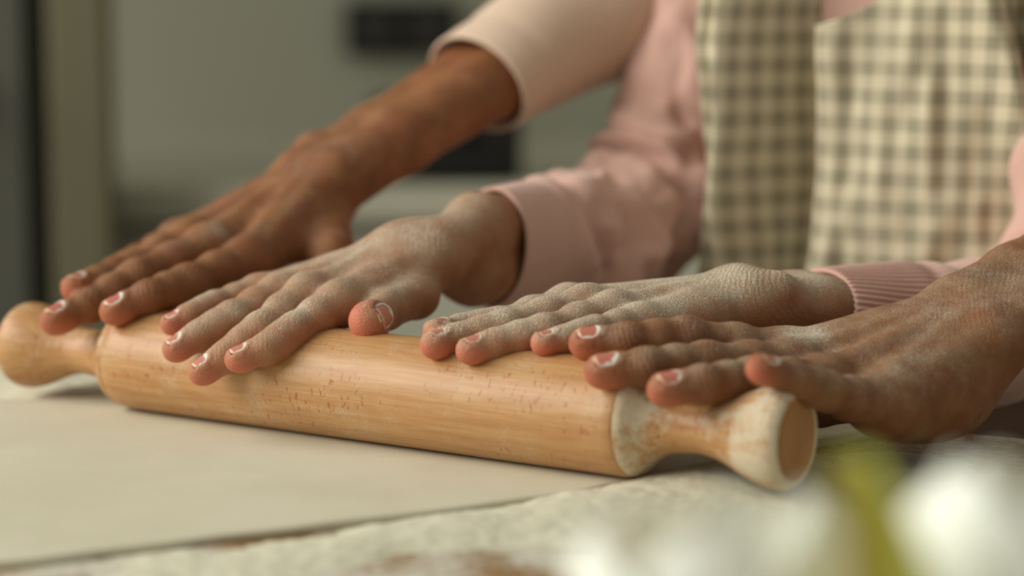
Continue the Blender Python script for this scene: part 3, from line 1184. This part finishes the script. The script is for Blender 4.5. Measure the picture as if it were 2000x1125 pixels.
m3 = lambda p: np.array(p, float) / 1000
sl = []
a, b = m3(W2), m3(EL2)
sh = m3(SH_R)
v1, q1, _ = sweep([mix3(a, b, .235), mix3(a, b, .39), mix3(a, b, .56), mix3(a, b, .72), mix3(a, b, .87) + [0, 0, .004], b + [.004, .006, .020], mix3(b, sh, .25) + [0, .006, 0], mix3(b, sh, .5), mix3(b, sh, .78), sh + [.025, -.014, .012]],
                  [.0255, .0285, .0303, .0322, .0335, .0345, .0350, .036, .040, .044], 144, 14, folds_r, ell=(HANDS['child_right']['lf'], .0300, .0212, .15))
sl.append((v1, q1))
a, b = m3(W3), m3(EL3)
sh = m3(SH_L)
v2, q2, _ = sweep([mix3(a, b, .20), mix3(a, b, .34), mix3(a, b, .52), mix3(a, b, .75), b + [-.004, .004, .022], mix3(b, sh, .32), mix3(b, sh, .65), sh + [-.025, .014, .012]],
                  [.0190, .0235, .0295, .034, .036, .038, .040, .044], 312, 14, folds_l, ell=(HANDS['child_left']['lf'], .0250, .0182, .04))
sl.append((v2, q2))


def torso(cx_, cy_, sec, side, face, n=96, seed=3, lean=(0, 0)):
    """sec: list (z, half width, half depth, forward shift)"""
    key = catmull(np.array(sec), 6)
    th = np.linspace(0, 2 * np.pi, n, endpoint=False)
    R_ = []
    for z, w, d, f in key:
        c = np.array([cx_, cy_]) + face * f
        p = c + (np.cos(th) * w)[:, None] * side + (np.sin(th) * d)[:, None] * face
        nz = fbm(np.stack([np.cos(th) * 2.2, np.sin(th) * 2.2, np.full(n, z * 9)], 1), 3, seed) - .5
        p = p + nz[:, None] * .012 * ((np.cos(th))[:, None] * side + (np.sin(th))[:, None] * face)
        R_.append(np.column_stack([p, np.full(n, z)]))
    return np.concatenate(R_), grid_quads(len(key), n, True)


sl.append(torso(CC[0], CC[1], [(.034, .116, .086, 0), (.06, .117, .086, 0), (.1, .118, .086, 0), (.2, .124, .084, .0), (.255, .112, .07, .0), (.285, .08, .055, .005), (.298, .046, .044, .01)], SD, FD))
V, Q = join(sl)
obj('sweater', mesh_np('sweater', V + KI, Q, M['pink']), kid, label='pink knitted sweater with ribbed cuffs pushed up')


# apron: a loose sheet over the front of the torso
def apron():
    nu, nv = 150, 120
    u = np.linspace(0, 1, nu)[None, :]
    v = np.linspace(0, 1, nv)[:, None]
    ph = np.radians(-52 + 137 * u) + 0 * v
    w, d = .130, .098
    # top edge dips beside the left hand fold
    dip = .178 + .05 * sstep(.26, .20, u) + .045 * sstep(.28, .62, u)
    z = dip + (.004 - dip) * v
    fold = .012 * np.exp(-((u - .12) / .055) ** 2) - .020 * np.exp(-((u - .235) / .040) ** 2) + .008 * np.exp(-((u - .33) / .045) ** 2)
    ul = .70 + .20 * (z - .08) / -.2
    fold = fold + .010 * np.exp(-((u - ul) / .035) ** 2) - .013 * np.exp(-((u - ul - .06) / .026) ** 2) + .008 * np.exp(-((u - ul - .13) / .05) ** 2)
    P = np.stack([u * 7 + 0 * v, z * 9, 0 * z], -1)
    fold = fold + .016 * (fbm(P, 3, 31) - .5) + .006 * (fbm(P * 2.7, 2, 37) - .5)
    fold = fold * 1.4
    base = CC + FD * .014
    p0 = math.radians(-20)
    pc = np.maximum(ph, p0)
    x = base[0] + np.cos(pc) * (d + fold) * FD[0] + np.sin(pc) * (w + fold) * SD[0]
    y = base[1] + np.cos(pc) * (d + fold) * FD[1] + np.sin(pc) * (w + fold) * SD[1]
    # the free edge hangs away from the body instead of wrapping round it
    ext = np.maximum(p0 - ph, 0) / (p0 - math.radians(-52))
    x = x - .043 * ext
    y = y + .004 * ext
    V = np.stack([x, y, z], -1)
    # arc length uv so that the checks keep their size over the folds
    du = np.linalg.norm(np.diff(V, axis=1), axis=2)
    U = np.concatenate([np.zeros((nv, 1)), np.cumsum(du, 1)], 1)
    U = U * 0 + U.mean(0)[None, :]
    n_out = np.stack([FD[0] * np.cos(ph) + SD[0] * np.sin(ph), FD[1] * np.cos(ph) + SD[1] * np.sin(ph), 0 * ph], -1)
    V2 = V - n_out * .0015
    A = np.concatenate([V.reshape(-1, 3), V2.reshape(-1, 3)])
    n = nu * nv
    Q = grid_quads(nv, nu)
    ring = np.array([j for j in range(nu)] + [i * nu + nu - 1 for i in range(1, nv)] + [(nv - 1) * nu + j for j in range(nu - 2, -1, -1)] + [i * nu for i in range(nv - 2, 0, -1)])
    st = np.stack([ring, np.roll(ring, -1), np.roll(ring, -1) + n, ring + n], 1)
    uv = np.stack([U.ravel(), z.ravel()], 1)
    return A, np.concatenate([Q[:, ::-1], Q + n, st]), np.concatenate([uv, uv])


A_, Q_, UV_ = apron()
ap = obj('apron', mesh_np('apron', A_ + KI, Q_, M['gingham'], True, uv=UV_), kid, label='cream and grey checked cotton apron')
for sgn in (-1, 1):
    p0 = CC + FD * .10 + SD * (.055 * sgn)
    pth = [np.array([*p0, .215]), np.array([*(CC + FD * .075 + SD * .05 * sgn), .285]), np.array([*(CC + FD * .02 + SD * .05 * sgn), .302]), np.array([*(CC - FD * .05 + SD * .03 * sgn), .300])]
    v_, q_, _ = sweep(pth, [.008, .008, .008, .008], 16, 8, None, .0008, .004, .25)
    obj('strap', mesh_np('strap', v_ + KI, q_, M['gingham'], True, uv=np.column_stack([v_[:, 0], v_[:, 2]])), ap)


def trousers(hr, hl, r0, r1, zf):
    """one closed surface: hips and two legs"""
    z1 = zf * 1000
    sg_ = [((*hr[:2], hr[2] + 26), (*hl[:2], hl[2] + 26), r0, r0)]
    for hp in (hr, hl):
        k_ = (hp[0], hp[1], z1 + 420)
        sg_ += [(hp, k_, r0 * .88, r1 * 1.1), (k_, (hp[0], hp[1], z1 + 75), r1 * 1.1, r1)]
    return coarse_body(sg_, 8.0)


def shoe(x, y, zf, face, L):
    n, k = 24, 18
    V = []
    for i in range(n):
        t = i / (n - 1)
        w = L * .20 * (.55 + .45 * math.sin(math.pi * min(1, .15 + t * .8))) * (1 if 0 < i < n - 1 else .4)
        hgt = L * (.34 - .20 * sstep(.25, .75, t)) * (1 if 0 < i < n - 1 else .5)
        for j in range(k):
            a = 2 * math.pi * j / k
            c_, s_ = math.cos(a), math.sin(a)
            px = math.copysign(abs(c_) ** .7, c_) * w
            pz = hgt / 2 + math.copysign(abs(s_) ** .6, s_) * hgt / 2
            f = (t - .3) * L
            V.append((x + face[0] * f + face[1] * px, y + face[1] * f - face[0] * px, zf + pz))
    return np.array(V), grid_quads(n, k, True)


V, Q = trousers(hipR, hipL, 80, 52, FL)
obj('trousers', mesh_np('trousers', V + KI, Q, M['denim']), kid)
for hp in (hipR, hipL):
    v_, q_ = shoe(hp[0] / 1000, hp[1] / 1000, FL, FD, .20)
    obj('shoe', mesh_np('shoe', v_ + KI, q_, M['shoe']), kid)

# ------------------------------------------------------------------ the taller person behind, cream sweater
E1, E4 = HANDS['adult_right']['joints']['elbow'][0], HANDS['adult_left']['joints']['elbow'][0]
W1, W4 = HANDS['adult_right']['joints']['wrist'][0], HANDS['adult_left']['joints']['wrist'][0]
AC = np.array([.355, 1.52])
S1, S4 = (205, 1560, 390), (520, 1370, 390)
cx, cy = AC * 1000
hipR = (cx - 836 * .085 + 40, cy + 548 * .085 + 60, 40)
hipL = (cx + 836 * .085 + 40, cy - 548 * .085 + 60, 40)
segs = [(mix3(W1, E1, .55), E1, 22, 28), (E1, S1, 28, 36), (mix3(W4, E4, .5), E4, 22, 28), (E4, S4, 28, 36), (S1, S4, 42, 42),
        ((cx, cy, 340), (cx + 40, cy + 60, 60), 90, 85), (hipR, hipL, 80, 80),
        (hipR, (hipR[0], hipR[1], -380), 66, 45), ((hipR[0], hipR[1], -380), (hipR[0], hipR[1], -770), 45, 32),
        (hipL, (hipL[0], hipL[1], -380), 66, 45), ((hipL[0], hipL[1], -380), (hipL[0], hipL[1], -770), 45, 32),
        ((cx, cy, 380), (cx - 30, cy - 45, 490), 46, 42)]
ad = person('person', 'person in cream sweater reaching around from behind with both hands on the rolling pin ends', ['adult_right', 'adult_left'], ADULT,
            M['skin_adult'], M['nail_adult'], segs, (AC[0] + .04, AC[1] + .06, FL), (.62, .5))
AI = -np.array([AC[0] + .04, AC[1] + .06, FL])


def folds_a(s, th):
    return .0028 * sstep(.03, .12, s) * np.sin(s * 70 + 1.4 * np.cos(th) + .8 * np.sin(2 * th)) - .001 * np.exp(-((s - .022) / .004) ** 2)


sl = []
a, b = m3(W1), m3(E1)
v1, q1, _ = sweep([mix3(a, b, .42), mix3(a, b, .58), mix3(a, b, .78), mix3(a, b, .96), mix3(b, m3(S1), .18), mix3(b, m3(S1), .5), mix3(b, m3(S1), .8), m3(S1) + [.03, -.02, .02]],
                  [.032, .0350, .041, .046, .050, .052, .055, .06], 96, 12, folds_a, ell=(HANDS['adult_right']['lf'], .0372, .0290, .06))
sl.append((v1, q1))
a, b = m3(W4), m3(E4)
v2, q2, _ = sweep([mix3(a, b, .45), mix3(a, b, .6), mix3(a, b, .78), mix3(a, b, .96), mix3(b, m3(S4), .18), mix3(b, m3(S4), .5), mix3(b, m3(S4), .8), m3(S4) + [-.03, .02, .02]],
                  [.032, .0350, .041, .046, .050, .052, .055, .06], 96, 12, folds_a, ell=(HANDS['adult_left']['lf'], .0372, .0290, .06))
sl.append((v2, q2))
sl.append(torso(AC[0], AC[1], [(-.02, .155, .115, -.072), (.1, .152, .112, -.055), (.22, .158, .112, -.03), (.34, .165, .11, -.005), (.40, .15, .09, .0), (.43, .11, .07, .01), (.445, .062, .058, .015)], SD, FD, seed=8))
V, Q = join(sl)
obj('sweater', mesh_np('sweater', V + AI, Q, M['cream']), ad, label='cream knitted sweater with sleeves pushed up')
V, Q = trousers(hipR, hipL, 108, 66, FL)
obj('trousers', mesh_np('trousers', V + AI, Q, M['denim']), ad)
for hp in (hipR, hipL):
    v_, q_ = shoe(hp[0] / 1000, hp[1] / 1000, FL, FD, .26)
    obj('shoe', mesh_np('shoe', v_ + AI, q_, M['shoe']), ad)


# ------------------------------------------------------------------ white flowers in the foreground
def petal_mat():
    m = NT('white_petal')
    b = m.attr('base')
    col = m.mix(m.ramp(b, .0, .35), lin(206, 212, 140), lin(246, 246, 236))
    m.base(col)
    m.rough(.6)
    m.b.inputs['Subsurface Weight'].default_value = .25
    m.b.inputs['Subsurface Scale'].default_value = .006
    return m.m


def leaf_mat():
    m = NT('yellow_green_leaf')
    n = m.noise(m.obj((40, 40, 8)), 3, 3)
    m.base(m.mix(n, lin(204, 206, 92), lin(184, 190, 72)))
    m.rough(.5)
    m.b.inputs['Subsurface Weight'].default_value = .15
    m.b.inputs['Subsurface Scale'].default_value = .004
    return m.m


M['petal'], M['leaf'] = petal_mat(), leaf_mat()
M['stem'] = plain('green_stem', lin(120, 138, 52), .5, .2, 60)
M['vase'] = plain('white_ceramic', lin(226, 224, 212), .3)


def petal_mesh(L, W, R0, open_):
    nu, nv = 16, 13
    V, base = [], []
    for i in range(nu):
        t = i / (nu - 1)
        wid = W * (math.sin(math.pi * min(.98, .12 + t * .86)) ** .62)
        rad = R0 * (math.sin(math.pi * (.08 + .62 * t)) ** .8) * (1 + open_ * t)
        z = L * (t ** .95)
        for j in range(nv):
            v = -1 + 2 * j / (nv - 1)
            a = v * wid / max(rad, .006)
            a = max(-1.25, min(1.25, a))
            rr = rad * (1 + .05 * (1 - v * v)) + .002 * v * v * t
            V.append((rr * math.cos(a), rr * math.sin(a), z - .004 * v * v * t))
            base.append(t)
    V = np.array(V)
    cen_ = V * [.965, .965, 1] + [-.0006, 0, 0]
    A = np.concatenate([V, cen_])
    n = nu * nv
    Q = grid_quads(nu, nv)
    ring = np.array([j for j in range(nv)] + [i * nv + nv - 1 for i in range(1, nu)] + [(nu - 1) * nv + j for j in range(nv - 2, -1, -1)] + [i * nv for i in range(nu - 2, 0, -1)])
    st = np.stack([ring, np.roll(ring, -1), np.roll(ring, -1) + n, ring + n], 1)
    return mesh_np('petal', A, np.concatenate([Q, Q[:, ::-1] + n, st]), M['petal'], True, {'base': base + base})


vx, vy = .078, .490
vs = empty('flower_bowl', (vx, vy, 0), label='shallow white ceramic bowl holding the white flowers', cat='bowl')
vp = [(0, 0), (0, .018), (.002, .022), (.010, .030), (.018, .034), (.024, .036), (.0255, .0355), (.024, .0345), (.012, .028), (.005, .018), (.004, 0)]
o = obj('bowl', lathe('bowl', vp, M['vase'], 64), vs)
o.rotation_euler = (0, -math.pi / 2, 0)


def flower(c, tilt, sc, label, rz=0):
    """bloom whose cup base is at c, leaning by tilt (x, y)"""
    e = empty('flower', c, rz, label=label, cat='flower')
    ax = Vector((tilt[0], tilt[1], 1)).normalized()
    rot = ax.to_track_quat('Z', 'X')
    for ring in range(2):
        pm = petal_mesh(.050 * sc, .024 * sc, (.026 - .003 * ring) * sc, .05 - .1 * ring)
        for k in range(3):
            p = obj('petal', pm, e)
            p.rotation_mode = 'QUATERNION'
            p.rotation_quaternion = rot @ Matrix.Rotation(2 * math.pi * k / 3 + ring * math.pi / 3, 3, 'Z').to_quaternion()
    # stem runs down into the vase
    end = Vector((vx, vy, .0065)) - Vector(c) + Vector(((c[0] - vx) * .12, (c[1] - vy) * .12, 0))
    end = Matrix.Rotation(-rz, 3, 'Z') @ end
    pth = [(0, 0, .004), tuple(-ax * .012), tuple(end * .6), tuple(end)]
    v_, q_, _ = sweep([np.array(p) for p in pth], [.003, .003, .003, .003], 12, 6, None, .0005, .001)
    obj('stem', mesh_np('stem', v_, q_, M['stem']), e)
    return e


flower((.0510, .500, .034), (-.12, .1), 1.2, 'white flower with rounded petals in the bowl, in front of the dough edge')
flower((.112, .500, .045), (.12, .1), 1.15, 'white flower in the bowl beside the yellow green leaf, in front of the flour')


def leaf():
    n, k = 20, 7
    A = []
    for i in range(n):
        t = i / (n - 1)
        w = .0085 * math.sin(math.pi * min(.97, .08 + .74 * t)) ** .8
        c = np.array([.001 * t - .014 * t ** 3, .006 * t, .110 * t - .008 * t * t])
        for j in range(k):
            v = -1 + 2 * j / (k - 1)
            A.append(c + np.array([w * v, -.004 * v * v * 1.0, 0]))
    A = np.array(A)
    B = A + [0, .0007, 0]
    m_ = n * k
    Q = grid_quads(n, k)
    ring = np.array([j for j in range(k)] + [i * k + k - 1 for i in range(1, n)] + [(n - 1) * k + j for j in range(k - 2, -1, -1)] + [i * k for i in range(n - 2, 0, -1)])
    st = np.stack([ring, ring + m_, np.roll(ring, -1) + m_, np.roll(ring, -1)], 1)
    return mesh_np('leaf', np.concatenate([A, B]), np.concatenate([Q, Q[:, ::-1] + m_, st]), M['leaf'])


o = obj('leaf', leaf(), label='single yellow green leaf standing between the two white flowers', cat='leaf')
o.location = (vx + .004, vy - .026, .0105)
